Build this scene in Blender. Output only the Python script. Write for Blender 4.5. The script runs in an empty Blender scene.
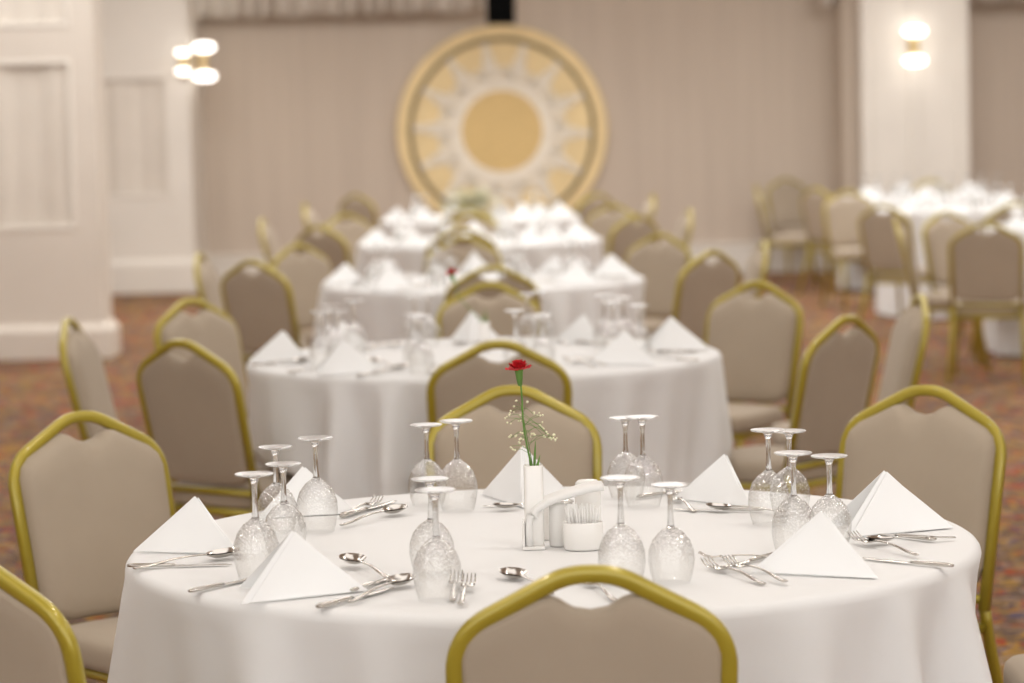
import bpy, bmesh, math, random
from mathutils import Vector, Matrix, noise
random.seed(7)
PI = math.pi
SC = bpy.context.scene
COL = SC.collection

# ------------------------------------------------------------------ camera
W, H, F = 1024, 683, 2811.0
CAM_Z, HORIZON, ROLL = 1.58, 117.0, math.radians(1.33)
TOP = 0.805                       # height of the cloth-covered table tops
pitch = math.atan((H / 2 - HORIZON) / F)
cam_data = bpy.data.cameras.new('camera')
cam = bpy.data.objects.new('camera', cam_data); COL.objects.link(cam)
CM = Matrix.Rotation(PI / 2 - pitch, 3, 'X') @ Matrix.Rotation(-ROLL, 3, 'Z')
cam.matrix_world = Matrix.Translation((0, 0, CAM_Z)) @ CM.to_4x4()
cam_data.sensor_width = 36.0
cam_data.lens = F / W * 36.0
cam_data.clip_end = 200
cam_data.dof.use_dof = True
cam_data.dof.focus_distance = 5.15
cam_data.dof.aperture_fstop = 3.4
SC.camera = cam

def ray(px, py):
    return CM @ Vector(((px - W / 2) / F, -(py - H / 2) / F, -1.0))
def at_z(px, py, z):
    d = ray(px, py); t = (z - CAM_Z) / d.z
    return Vector((d.x * t, d.y * t, z))
def at_y(px, py, y):
    d = ray(px, py); t = y / d.y
    return Vector((d.x * t, y, CAM_Z + d.z * t))

# ------------------------------------------------------------------ world, lights, exposure
SC.view_settings.view_transform = 'Standard'
SC.view_settings.look = 'None'
SC.view_settings.gamma = 1.0
SC.view_settings.use_curve_mapping = False
SC.view_settings.exposure = 0.05
wd = bpy.data.worlds.new('world'); SC.world = wd; wd.use_nodes = True
wd.node_tree.nodes['Background'].inputs[0].default_value = (1.0, 1.0, 0.995, 1)
wd.node_tree.nodes['Background'].inputs[1].default_value = 1.95

ROOM_L, ROOM_R, ROOM_B, ROOM_F, CEIL = -7.0, 11.0, 27.6, -3.0, 3.9

def area(loc, sx, sy, power, col=(1.0, 0.99, 0.97), rot=(0, 0, 0), spread=180):
    l = bpy.data.lights.new('ceiling_light', 'AREA'); l.shape = 'RECTANGLE'
    l.size, l.size_y = sx, sy; l.energy = power; l.color = col; l.spread = math.radians(spread)
    o = bpy.data.objects.new('ceiling_light', l); COL.objects.link(o)
    o.location = loc; o.rotation_euler = rot
    return o
for yy, pw in ((1.0, 18), (6.5, 23), (12.0, 52), (17.5, 68), (23.0, 118)):
    area((-3.2, yy, CEIL - 0.06), 2.2, 2.6, pw)
    area((0.2, yy, CEIL - 0.06), 2.2, 2.6, pw)
    area((4.2, yy, CEIL - 0.06), 2.4, 2.6, pw)
    area((8.2, yy, CEIL - 0.06), 2.4, 2.6, pw * 0.8)
# small recessed downlights that put the sparkle on glass, steel and lacquer
for xx in (-2.0, 1.3, 4.6):
    for yy in (-1.5, 3.4, 5.0, 8.6, 12.4, 16.6, 20.8):
        l = bpy.data.lights.new('downlight', 'AREA'); l.shape = 'DISK'; l.size = 0.16; l.energy = 17; l.color = (1.0, 0.95, 0.88)
        o = bpy.data.objects.new('downlight', l); COL.objects.link(o); o.location = (xx, yy, CEIL - 0.03)

# ------------------------------------------------------------------ materials
def mat(name, col, rough=0.6, metal=0.0, bump=None, var=None, sheen=0.0, coat=0.0, spec=None):
    m = bpy.data.materials.new(name); m.use_nodes = True
    nt = m.node_tree; b = nt.nodes['Principled BSDF']
    b.inputs['Base Color'].default_value = (*col, 1)
    b.inputs['Roughness'].default_value = rough
    b.inputs['Metallic'].default_value = metal
    if spec is not None: b.inputs['Specular IOR Level'].default_value = spec
    if sheen: b.inputs['Sheen Weight'].default_value = sheen
    if coat:
        b.inputs['Coat Weight'].default_value = coat; b.inputs['Coat Roughness'].default_value = 0.12
    tc = nt.nodes.new('ShaderNodeTexCoord')
    if var:
        n = nt.nodes.new('ShaderNodeTexNoise'); n.inputs['Scale'].default_value = var[0]
        n.inputs['Detail'].default_value = 4
        r = nt.nodes.new('ShaderNodeValToRGB')
        k = var[1]
        r.color_ramp.elements[0].position = 0.3; r.color_ramp.elements[1].position = 0.7
        r.color_ramp.elements[0].color = (*[c * (1 - k) for c in col], 1)
        r.color_ramp.elements[1].color = (*[min(1, c * (1 + k)) for c in col], 1)
        nt.links.new(tc.outputs['Object'], n.inputs['Vector'])
        nt.links.new(n.outputs['Fac'], r.inputs['Fac'])
        nt.links.new(r.outputs['Color'], b.inputs['Base Color'])
    if bump:
        n = nt.nodes.new('ShaderNodeTexNoise'); n.inputs['Scale'].default_value = bump[0]
        n.inputs['Detail'].default_value = 3
        bp = nt.nodes.new('ShaderNodeBump'); bp.inputs['Strength'].default_value = bump[1]
        bp.inputs['Distance'].default_value = 0.002
        nt.links.new(tc.outputs['Object'], n.inputs['Vector'])
        nt.links.new(n.outputs['Fac'], bp.inputs['Height'])
        nt.links.new(bp.outputs['Normal'], b.inputs['Normal'])
    return m

M = {}
M['gold'] = mat('olive gold lacquered metal', (0.40, 0.315, 0.03), 0.34, 0.25, var=(6, 0.06), coat=0.5)
M['fabric'] = mat('taupe upholstery', (0.40, 0.33, 0.25), 0.9, bump=(900, 0.25), var=(5, 0.04), sheen=0.1)
M['cloth'] = mat('white table linen', (0.765, 0.765, 0.76), 0.85, bump=(700, 0.12), sheen=0.1)
M['napkin'] = mat('white starched linen', (0.88, 0.885, 0.885), 0.8, bump=(900, 0.12))
M['steel'] = mat('polished steel', (0.62, 0.59, 0.55), 0.16, 1.0, var=(30, 0.05))
M['ceramic'] = mat('white glazed ceramic', (0.84, 0.82, 0.79), 0.25, coat=0.3)
M['paper'] = mat('white paper', (0.86, 0.85, 0.83), 0.9, bump=(300, 0.2))
M['red'] = mat('red carnation petals', (0.55, 0.012, 0.02), 0.7, var=(150, 0.35))
M['green'] = mat('green stem', (0.10, 0.22, 0.03), 0.6, var=(60, 0.3))
M['drygreen'] = mat('pale green foliage', (0.42, 0.41, 0.26), 0.7, var=(60, 0.3))
M['cream_flower'] = mat('tiny cream blossoms', (0.75, 0.72, 0.5), 0.8, var=(200, 0.1))
M['cream'] = mat('cream painted panelling', (0.72, 0.655, 0.58), 0.55, var=(2, 0.03))
M['creamwhite'] = mat('off white pillar panelling', (0.78, 0.73, 0.66), 0.5, var=(2, 0.03))
M['curtain'] = mat('cream pleated fabric', (0.72, 0.66, 0.585), 0.85, bump=(300, 0.2), var=(3, 0.04))
M['ceil'] = mat('ceiling paint', (0.8, 0.76, 0.7), 0.9, var=(1, 0.02))
M['black'] = mat('matt black plastic', (0.002, 0.002, 0.002), 0.8, var=(20, 0.2), spec=0.05)
M['discgold'] = mat('pale gold decorative board', (0.88, 0.69, 0.37), 0.55, 0.0, var=(4, 0.08))
M['discinner'] = mat('soft gold decorative panel', (0.86, 0.68, 0.37), 0.55, 0.0, var=(4, 0.08))
M['disccore'] = mat('deep gold glitter centre', (0.75, 0.54, 0.23), 0.5, 0.0, var=(60, 0.15))
M['discring'] = mat('antique bronze band', (0.25, 0.19, 0.10), 0.5, 0.0, var=(8, 0.1))
M['lace'] = mat('ivory lacework', (0.94, 0.87, 0.74), 0.7, var=(20, 0.06))
M['brass'] = mat('satin brass', (0.55, 0.42, 0.2), 0.3, 1.0)
M['wood'] = mat('pale birch', (0.75, 0.66, 0.5), 0.7, var=(90, 0.1))

def add_translucency(m, amount, col):
    nt = m.node_tree; out = nt.nodes['Material Output']; b = nt.nodes['Principled BSDF']
    tl = nt.nodes.new('ShaderNodeBsdfTranslucent'); tl.inputs['Color'].default_value = (*col, 1)
    mx = nt.nodes.new('ShaderNodeMixShader'); mx.inputs['Fac'].default_value = amount
    nt.links.new(b.outputs[0], mx.inputs[1]); nt.links.new(tl.outputs[0], mx.inputs[2]); nt.links.new(mx.outputs[0], out.inputs['Surface'])
add_translucency(M['paper'], 0.1, (0.92, 0.91, 0.90))
def wall_mat():
    m = bpy.data.materials.new('taupe wallcovering'); m.use_nodes = True
    nt = m.node_tree; b = nt.nodes['Principled BSDF']; b.inputs['Roughness'].default_value = 0.75
    tc = nt.nodes.new('ShaderNodeTexCoord'); mp = nt.nodes.new('ShaderNodeMapping')
    mp.inputs['Scale'].default_value = (7, 1, 0.25)
    n = nt.nodes.new('ShaderNodeTexNoise'); n.inputs['Scale'].default_value = 2.0; n.inputs['Detail'].default_value = 5
    r = nt.nodes.new('ShaderNodeValToRGB')
    r.color_ramp.elements[0].position = 0.3; r.color_ramp.elements[0].color = (0.55, 0.465, 0.385, 1)
    r.color_ramp.elements[1].position = 0.7; r.color_ramp.elements[1].color = (0.61, 0.52, 0.43, 1)
    nt.links.new(tc.outputs['Object'], mp.inputs['Vector']); nt.links.new(mp.outputs['Vector'], n.inputs['Vector'])
    nt.links.new(n.outputs['Fac'], r.inputs['Fac']); nt.links.new(r.outputs['Color'], b.inputs['Base Color'])
    return m
M['wall'] = wall_mat()

def carpet_mat():
    m = bpy.data.materials.new('patterned carpet'); m.use_nodes = True
    nt = m.node_tree; b = nt.nodes['Principled BSDF']; b.inputs['Roughness'].default_value = 0.95
    b.inputs['Specular IOR Level'].default_value = 0.1
    L = nt.links.new
    tc = nt.nodes.new('ShaderNodeTexCoord')
    def noise_(scale, detail=2, dist=0.0, w=0):
        n = nt.nodes.new('ShaderNodeTexNoise'); n.inputs['Scale'].default_value = scale
        n.inputs['Detail'].default_value = detail; n.inputs['Distortion'].default_value = dist
        mp = nt.nodes.new('ShaderNodeMapping'); mp.inputs['Location'].default_value = (w * 7.3, w * 3.1, w)
        L(tc.outputs['Object'], mp.inputs['Vector']); L(mp.outputs['Vector'], n.inputs['Vector'])
        return n.outputs['Fac']
    def ramp(fac, els):
        r = nt.nodes.new('ShaderNodeValToRGB'); e = r.color_ramp.elements
        r.color_ramp.interpolation = 'LINEAR'
        e[0].position, e[0].color = els[0][0], (*els[0][1], 1)
        e[1].position, e[1].color = els[1][0], (*els[1][1], 1)
        for p, c in els[2:]:
            x = e.new(p); x.color = (*c, 1)
        L(fac, r.inputs['Fac']); return r.outputs['Color']
    def mix(f, a, c):
        x = nt.nodes.new('ShaderNodeMix'); x.data_type = 'RGBA'
        L(f, x.inputs['Factor']); L(a, x.inputs['A']); L(c, x.inputs['B']); return x.outputs['Result']
    base = ramp(noise_(1.6, 3, 2.2, 1), [(0.36, (0.15, 0.095, 0.060)), (0.64, (0.215, 0.140, 0.090)), (0.50, (0.105, 0.07, 0.055))])
    gold = ramp(noise_(9, 1, 1.5, 5), [(0.3, (0.40, 0.21, 0.045)), (0.7, (0.24, 0.155, 0.045))])
    f1 = ramp(noise_(5.5, 2, 2.5, 2), [(0.50, (0, 0, 0)), (0.55, (1, 1, 1))])
    c = mix(f1, base, gold)
    red = ramp(noise_(9, 1, 1.0, 6), [(0.3, (0.26, 0.035, 0.022)), (0.7, (0.34, 0.09, 0.03))])
    f2 = ramp(noise_(7.0, 1, 1.6, 3), [(0.585, (0, 0, 0)), (0.62, (1, 1, 1))])
    c = mix(f2, c, red)
    navy = ramp(noise_(9, 1, 1.0, 7), [(0.3, (0.05, 0.045, 0.09)), (0.7, (0.11, 0.08, 0.13))])
    f3 = ramp(noise_(8.0, 1, 2.8, 4), [(0.605, (0, 0, 0)), (0.645, (1, 1, 1))])
    c = mix(f3, c, navy)
    pale = ramp(noise_(9, 1, 1.0, 8), [(0.3, (0.34, 0.25, 0.17)), (0.7, (0.30, 0.20, 0.16))])
    f4 = ramp(noise_(10.0, 1, 2.0, 9), [(0.62, (0, 0, 0)), (0.66, (1, 1, 1))])
    c = mix(f4, c, pale)
    L(c, b.inputs['Base Color'])
    return m
M['carpet'] = carpet_mat()

def thin_glass(name, tint, lo, hi, rough=0.03):
    """Thin clear glass: mostly see-through, with reflections that grow at grazing angles."""
    m = bpy.data.materials.new(name); m.use_nodes = True
    nt = m.node_tree; nt.nodes.remove(nt.nodes['Principled BSDF'])
    out = nt.nodes['Material Output']
    tr = nt.nodes.new('ShaderNodeBsdfTransparent'); tr.inputs['Color'].default_value = (*tint, 1)
    gl = nt.nodes.new('ShaderNodeBsdfGlossy'); gl.inputs['Roughness'].default_value = rough
    lw = nt.nodes.new('ShaderNodeLayerWeight'); lw.inputs['Blend'].default_value = 0.35
    mr = nt.nodes.new('ShaderNodeMapRange'); mr.inputs['To Min'].default_value = lo; mr.inputs['To Max'].default_value = hi
    mx = nt.nodes.new('ShaderNodeMixShader')
    nt.links.new(lw.outputs['Facing'], mr.inputs['Value'])
    nt.links.new(mr.outputs['Result'], mx.inputs['Fac'])
    nt.links.new(tr.outputs[0], mx.inputs[1]); nt.links.new(gl.outputs[0], mx.inputs[2])
    nt.links.new(mx.outputs[0], out.inputs['Surface'])
    return m
M['bowl'] = thin_glass('clear goblet glass', (0.985, 0.985, 0.98), 0.03, 0.65)
M['foot'] = thin_glass('clear glass foot', (0.97, 0.97, 0.965), 0.15, 0.95, 0.28)
sg = bpy.data.materials.new('solid clear glass'); sg.use_nodes = True
pb = sg.node_tree.nodes['Principled BSDF']
pb.inputs['Transmission Weight'].default_value = 1.0; pb.inputs['Roughness'].default_value = 0.0
pb.inputs['IOR'].default_value = 1.5
M['stem'] = sg
def cut_shoulder(m):
    """Facet the reflections round the shoulder of the goblet."""
    nt = m.node_tree; L = nt.links.new
    gl = [n for n in nt.nodes if n.type == 'BSDF_GLOSSY'][0]
    tc = nt.nodes.new('ShaderNodeTexCoord'); sx = nt.nodes.new('ShaderNodeSeparateXYZ'); L(tc.outputs['Object'], sx.inputs[0])
    mr = nt.nodes.new('ShaderNodeMapRange'); mr.inputs['From Min'].default_value = 0.03; mr.inputs['From Max'].default_value = 0.085
    L(sx.outputs['Z'], mr.inputs['Value'])
    vo = nt.nodes.new('ShaderNodeTexVoronoi'); vo.inputs['Scale'].default_value = 190; L(tc.outputs['Object'], vo.inputs['Vector'])
    mu = nt.nodes.new('ShaderNodeMath'); mu.operation = 'MULTIPLY_ADD'; L(mr.outputs[0], mu.inputs[0]); mu.inputs[1].default_value = 0.95; mu.inputs[2].default_value = 0.05
    bp = nt.nodes.new('ShaderNodeBump'); bp.inputs['Distance'].default_value = 0.0032
    L(mu.outputs[0], bp.inputs['Strength']); L(vo.outputs['Distance'], bp.inputs['Height']); L(bp.outputs['Normal'], gl.inputs['Normal'])
    mx = [n for n in nt.nodes if n.type == 'MIX_SHADER'][0]
    old = mx.inputs['Fac'].links[0].from_socket
    ad = nt.nodes.new('ShaderNodeMath'); ad.operation = 'MULTIPLY_ADD'; ad.use_clamp = True
    L(mr.outputs[0], ad.inputs[0]); ad.inputs[1].default_value = 0.24; L(old, ad.inputs[2]); L(ad.outputs[0], mx.inputs['Fac'])
cut_shoulder(M['bowl'])
def emis(name, col, s):
    m = bpy.data.materials.new(name); m.use_nodes = True
    b = m.node_tree.nodes['Principled BSDF']
    b.inputs['Base Color'].default_value = (*col, 1)
    b.inputs['Emission Color'].default_value = (*col, 1); b.inputs['Emission Strength'].default_value = s
    return m
M['lamp'] = emis('lit opal glass', (1.0, 0.95, 0.88), 4.0)

# ------------------------------------------------------------------ mesh helpers
def obj(name, bm, material, parent=None, smooth=True, sub=0, bevel=0.0):
    bmesh.ops.recalc_face_normals(bm, faces=bm.faces[:])
    me = bpy.data.meshes.new(name); bm.to_mesh(me); bm.free()
    if smooth:
        for p in me.polygons: p.use_smooth = True
    me.materials.append(M[material] if isinstance(material, str) else material)
    o = bpy.data.objects.new(name, me); COL.objects.link(o)
    if parent: o.parent = parent
    if bevel:
        b = o.modifiers.new('bevel', 'BEVEL'); b.width = bevel; b.segments = 2; b.limit_method = 'ANGLE'
    if sub:
        s = o.modifiers.new('sub', 'SUBSURF'); s.levels = sub; s.render_levels = sub
    return o
def tag(o, label, cat, group=None):
    o['label'] = label; o['category'] = cat
    if group: o['group'] = group
    return o
def thing(name, loc=(0, 0, 0), rz=0.0):
    o = bpy.data.objects.new(name, None); COL.objects.link(o)
    o.empty_display_size = 0.1
    o.location = loc; o.rotation_euler = (0, 0, rz)
    return o
def dup(root, loc, rz):
    r = root.copy(); COL.objects.link(r); r.location = loc; r.rotation_euler = (0, 0, rz)
    for ch in list(root.children):
        c = ch.copy(); COL.objects.link(c); c.parent = r
        for g in list(ch.children):
            d = g.copy(); COL.objects.link(d); d.parent = c
    return r
def box(bm, x0, x1, y0, y1, z0, z1):
    v = [bm.verts.new((x, y, z)) for x in (x0, x1) for y in (y0, y1) for z in (z0, z1)]
    for f in ((0, 1, 3, 2), (4, 6, 7, 5), (0, 4, 5, 1), (2, 3, 7, 6), (0, 2, 6, 4), (1, 5, 7, 3)):
        bm.faces.new([v[i] for i in f])
def lathe(bm, prof, seg=24, center=(0, 0, 0), cap=True):
    """prof: list of (r, z)."""
    rings = []
    cx, cy, cz = center
    for r, z in prof:
        if r < 1e-6:
            rings.append([bm.verts.new((cx, cy, cz + z))])
        else:
            rings.append([bm.verts.new((cx + r * math.cos(2 * PI * k / seg), cy + r * math.sin(2 * PI * k / seg), cz + z)) for k in range(seg)])
    for a, b in zip(rings, rings[1:]):
        for k in range(seg):
            k2 = (k + 1) % seg
            if len(a) == 1 and len(b) == 1: continue
            if len(a) == 1: bm.faces.new((a[0], b[k], b[k2]))
            elif len(b) == 1: bm.faces.new((a[k], a[k2], b[0]))
            else: bm.faces.new((a[k], a[k2], b[k2], b[k]))
def fillet(pts, rad, n=6):
    """Round the corners of an open 3-D polyline."""
    pts = [Vector(p) for p in pts]
    out = [pts[0]]
    for i in range(1, len(pts) - 1):
        r = rad[i] if isinstance(rad, (list, tuple)) else rad
        a, p, b = pts[i - 1], pts[i], pts[i + 1]
        if r <= 0: out.append(p); continue
        s = p + (a - p).normalized() * min(r, (a - p).length * 0.49)
        e = p + (b - p).normalized() * min(r, (b - p).length * 0.49)
        for k in range(n + 1):
            t = k / n
            out.append(s * (1 - t) ** 2 + p * 2 * t * (1 - t) + e * t * t)
    out.append(pts[-1]); return out
def tube(bm, pts, w, d=None, seg=10, up=None, n=2.0, cap=True, closed=False):
    """Sweep a superellipse (w across, d along 'up') along pts. w may be a list."""
    pts = [Vector(p) for p in pts]
    rings = []
    N = len(pts)
    for i, p in enumerate(pts):
        if closed: t = (pts[(i + 1) % N] - pts[i - 1]).normalized()
        else: t = (pts[min(i + 1, N - 1)] - pts[max(i - 1, 0)]).normalized()
        u = Vector(up) if up is not None else (Vector((0, 0, 1)) if abs(t.z) < 0.9 else Vector((0, 1, 0)))
        u = (u - t * u.dot(t)).normalized(); s = t.cross(u)
        ww = w[i] if isinstance(w, (list, tuple)) else w
        dd = ww if d is None else (d[i] if isinstance(d, (list, tuple)) else d)
        ring = []
        for k in range(seg):
            a = 2 * PI * k / seg; c, q = math.cos(a), math.sin(a)
            c = math.copysign(abs(c) ** (2 / n), c); q = math.copysign(abs(q) ** (2 / n), q)
            ring.append(bm.verts.new(p + s * (c * ww / 2) + u * (q * dd / 2)))
        rings.append(ring)
    pairs = list(zip(rings, rings[1:])) + ([(rings[-1], rings[0])] if closed else [])
    for a, b in pairs:
        for k in range(seg):
            bm.faces.new((a[k], a[(k + 1) % seg], b[(k + 1) % seg], b[k]))
    if cap and not closed:
        bm.faces.new(rings[0][::-1]); bm.faces.new(rings[-1])
def struct(name, bm, material, bevel=0.0, smooth=False):
    o = obj(name, bm, material, None, smooth, 0, bevel); o['kind'] = 'structure'; return o

# ------------------------------------------------------------------ setting
bm = bmesh.new(); box(bm, ROOM_L, ROOM_R, ROOM_F, ROOM_B, -0.05, 0); struct('floor', bm, 'carpet')
bm = bmesh.new(); box(bm, ROOM_L, ROOM_R, ROOM_F, ROOM_B, CEIL, CEIL + 0.05); struct('ceiling', bm, 'ceil')
bm = bmesh.new(); box(bm, ROOM_L, ROOM_R, ROOM_B, ROOM_B + 0.1, 0, CEIL); struct('wall_back', bm, 'wall')
bm = bmesh.new(); box(bm, ROOM_L - 0.1, ROOM_L, ROOM_F, ROOM_B, 0, CEIL); struct('wall_left', bm, 'cream')
bm = bmesh.new(); box(bm, ROOM_R, ROOM_R + 0.1, ROOM_F, ROOM_B, 0, CEIL); struct('wall_right', bm, 'cream')
bm = bmesh.new(); box(bm, -2.95, 3.45, ROOM_B - 0.04, ROOM_B, 0, 0.27); box(bm, -2.95, 3.45, ROOM_B - 0.055, ROOM_B, 0.27, 0.30)
struct('baseboard_back', bm, 'creamwhite', 0.004)

def panelled_column(name, x0, x1, y0, y1, panels, plinth=0.19, material='cream', z1=None):
    """Column carcass with raised stiles and rails round recessed panels with pleated infill."""
    z1 = z1 or CEIL
    root = thing(name, ((x0 + x1) / 2, (y0 + y1) / 2, 0)); root['kind'] = 'structure'
    cx, cy = root.location.x, root.location.y
    X0, X1, Y0, Y1 = x0 - cx, x1 - cx, y0 - cy, y1 - cy
    bm = bmesh.new(); box(bm, X0, X1, Y0 + 0.05, Y1, 0, z1)
    obj('column_core', bm, material, root, False)
    # face with openings: vertical/horizontal strips
    bm = bmesh.new()
    xs = sorted({X0, X1} | {p[0] - cx for p in panels} | {p[1] - cx for p in panels})
    zs = sorted({0.0, z1} | {p[2] for p in panels} | {p[3] for p in panels})
    for a, b in zip(xs, xs[1:]):
        for c, d in zip(zs, zs[1:]):
            mx, mz = (a + b) / 2 + cx, (c + d) / 2
            if any(p[0] < mx < p[1] and p[2] < mz < p[3] for p in panels): continue
            box(bm, a, b, Y0, Y0 + 0.05, c, d)
    bmesh.ops.remove_doubles(bm, verts=bm.verts[:], dist=1e-5)
    obj('stile_and_rail', bm, material, root, False)
    for p in panels:
        bm = bmesh.new()
        n = 40; a, b = p[0] - cx, p[1] - cx
        rows = []
        for i in range(n + 1):
            x = a + (b - a) * i / n
            y = Y0 + 0.030 + 0.010 * math.sin((x + cx) * p[4]) + 0.004 * math.sin((x + cx) * p[4] * 2.7)
            rows.append([bm.verts.new((x, y, p[2] - 0.001)), bm.verts.new((x, y, p[3] + 0.001))])
        for r, s in zip(rows, rows[1:]): bm.faces.new((r[0], s[0], s[1], r[1]))
        obj('pleated_panel', bm, 'curtain', root)
        bm = bmesh.new()
        w = 0.035
        for (q0, q1, r0, r1) in ((a, b, p[2], p[2] + w), (a, b, p[3] - w, p[3]), (a, a + w, p[2] + w, p[3] - w), (b - w, b, p[2] + w, p[3] - w)):
            box(bm, q0, q1, Y0 - 0.008, Y0 + 0.02, r0, r1)
        obj('panel_moulding', bm, 'creamwhite', root, False, bevel=0.006)
    bm = bmesh.new(); e = 0.055
    box(bm, X0 - e, X1 + e, Y0 - e, Y1, 0, plinth)
    t = bmesh.ops.create_cube(bm, size=1.0)['verts']
    for v in t:
        top = v.co.z > 0; ee = 0.008 if top else e
        v.co = Vector(((X1 + ee) if v.co.x > 0 else (X0 - ee), Y1 if v.co.y > 0 else (Y0 - ee), plinth + (0.05 if top else 0)))
    obj('plinth', bm, material, root, False, bevel=0.004)
    return root

c1 = at_z(60, 360, 0); c1y = c1.y + 0.09
c1r = at_y(99, 190, c1y).x
panelled_column('trim_1', c1r - 2.4, c1r, c1y, c1y + 0.42, [
    (c1r - 2.1, c1r - 1.12, 0.86, 2.04, 13), (c1r - 0.96, c1r - 0.16, 0.88, 2.04, 13),
    (c1r - 2.1, c1r - 1.12, 2.26, 3.4, 13), (c1r - 0.96, c1r - 0.16, 2.26, 3.4, 13)])
c2y = 26.5
c2r = at_y(193, 200, c2y).x
panelled_column('trim_2', c2r - 1.3, c2r, c2y, ROOM_B, [(c2r - 0.86, c2r - 0.2, 0.90, 2.04, 16)], plinth=0.27, material='creamwhite')
# right pillar with flat pilaster strips
p3y = 26.7
pl, pr = at_y(862, 100, p3y).x, at_y(969, 100, p3y).x
root = thing('trim_3', ((pl + pr) / 2, p3y, 0)); root['kind'] = 'structure'
hw = (pr - pl) / 2
bm = bmesh.new(); box(bm, -hw, hw, 0.03, ROOM_B - p3y, 0, CEIL); obj('column_core', bm, 'creamwhite', root, False)
bm = bmesh.new()
for a, b in ((-hw, -hw + 0.10), (hw - 0.10, hw), (-0.05, 0.05)): box(bm, a, b, 0, 0.035, 0.27, CEIL)
obj('pilaster_strip', bm, 'creamwhite', root, False, bevel=0.006)
bm = bmesh.new(); box(bm, -hw - 0.04, hw + 0.04, -0.04, ROOM_B - p3y, 0, 0.27); obj('plinth', bm, 'creamwhite', root, False, bevel=0.006)
# grey side return left of the pillar
bm = bmesh.new(); box(bm, pl - 0.14, pl - 0.001, p3y + 0.35, ROOM_B, 0, CEIL); struct('trim_4', bm, 'wall')

# pleated valances hanging from the ceiling
def valance(label, pxa, pxb, pyb, y):
    a = at_y(pxa, pyb, y); b = at_y(pxb, pyb, y)
    bm = bmesh.new(); n = 260; rows = []
    for i in range(n + 1):
        x = a.x + (b.x - a.x) * i / n
        ph = x * 34 + 2.2 * math.sin(x * 5.1)
        yy = y + 0.07 * math.sin(ph); zb = a.z + 0.012 * math.sin(ph * 0.5 + 1)
        rows.append([bm.verts.new((x, yy * 1.0, zb)), bm.verts.new((x, y + 0.06 * math.sin(ph), zb + 0.6)), bm.verts.new((x, y + 0.02 * math.sin(ph), CEIL))])
    for r, s in zip(rows, rows[1:]):
        for k in (0, 1): bm.faces.new((r[k], s[k], s[k + 1], r[k + 1]))
    o = obj('pleated_valance', bm, 'creamwhite')
    m = o.modifiers.new('s', 'SOLIDIFY'); m.thickness = 0.006
    return tag(o, label, 'valance')
valance('long cream pleated valance hanging across the wall left of the round gold panel', 192, 487, 18, 27.3)
valance('short strip of cream pleated valance at the top edge beside the white pillar', 820, 861, 6, 27.25)
valance('cream pleated valance at the top edge in the right corner, past the pillar', 972, 1060, 2, 27.25)

# hanging black loudspeaker
p = at_y(501, 22, 26.2)
rt = thing('hanging_speaker', (p.x, p.y, p.z))
tag(rt, 'black box loudspeaker hanging from the ceiling above the round gold panel', 'speaker')
bm = bmesh.new(); box(bm, -0.14, 0.14, -0.12, 0.12, -0.02, 0.5)
for v in bm.verts:
    if v.co.z < 0.1: v.co.x *= 0.94; v.co.y *= 0.9
obj('cabinet', bm, 'black', rt, False, bevel=0.015)
bm = bmesh.new(); box(bm, -0.105, 0.105, -0.135, -0.118, 0.05, 0.46); obj('grille', bm, 'black', rt, False, bevel=0.006)
bm = bmesh.new(); tube(bm, [(0, 0, 0.49), (0, 0, CEIL - p.z)], 0.03); obj('bracket', bm, 'black', rt)

# ------------------------------------------------------------------ round gold wall panel
dc = at_y(502, 131, ROOM_B - 0.10)
R_ = 105.0 * (ROOM_B - 0.1) / F
rt = thing('decorative_disc', (dc.x, ROOM_B - 0.06, dc.z))
tag(rt, 'large round gold wall panel with bronze ring and ivory lace sunburst', 'wall decoration')
def disc(bm, r, y0, y1, seg=96):
    a = [bm.verts.new((r * math.cos(2 * PI * k / seg), y0, r * math.sin(2 * PI * k / seg))) for k in range(seg)]
    b = [bm.verts.new((r * math.cos(2 * PI * k / seg), y1, r * math.sin(2 * PI * k / seg))) for k in range(seg)]
    bm.faces.new(a); bm.faces.new(b[::-1])
    for k in range(seg): bm.faces.new((a[k], a[(k + 1) % seg], b[(k + 1) % seg], b[k]))
bm = bmesh.new(); disc(bm, R_, -0.02, 0.055); obj('backing_board', bm, 'discgold', rt, False, bevel=0.008)
bm = bmesh.new(); disc(bm, R_ * 0.86, -0.028, -0.015); obj('inner_panel', bm, 'discinner', rt, False)
bm = bmesh.new()
tube(bm, [(R_ * 0.868 * math.cos(2 * PI * k / 120), -0.028, R_ * 0.868 * math.sin(2 * PI * k / 120)) for k in range(120)], 0.05, 0.03, 8, up=(0, 1, 0), closed=True, n=3)
obj('ring_band', bm, 'discring', rt)
bm = bmesh.new(); disc(bm, R_ * 0.385, -0.04, -0.02); obj('centre_boss', bm, 'disccore', rt, False)
bm = bmesh.new(); disc(bm, R_ * 0.50, -0.036, -0.02); obj('lace_ground', bm, 'lace', rt, False)
bm = bmesh.new()
def rib(bm, pts, w):
    tube(bm, [(x, -0.036, z) for x, z in pts], w, 0.006, 6, up=(0, 1, 0), closed=True)
def pol(r, a): return (R_ * r * math.cos(a), R_ * r * math.sin(a))
NM = 14
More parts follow.
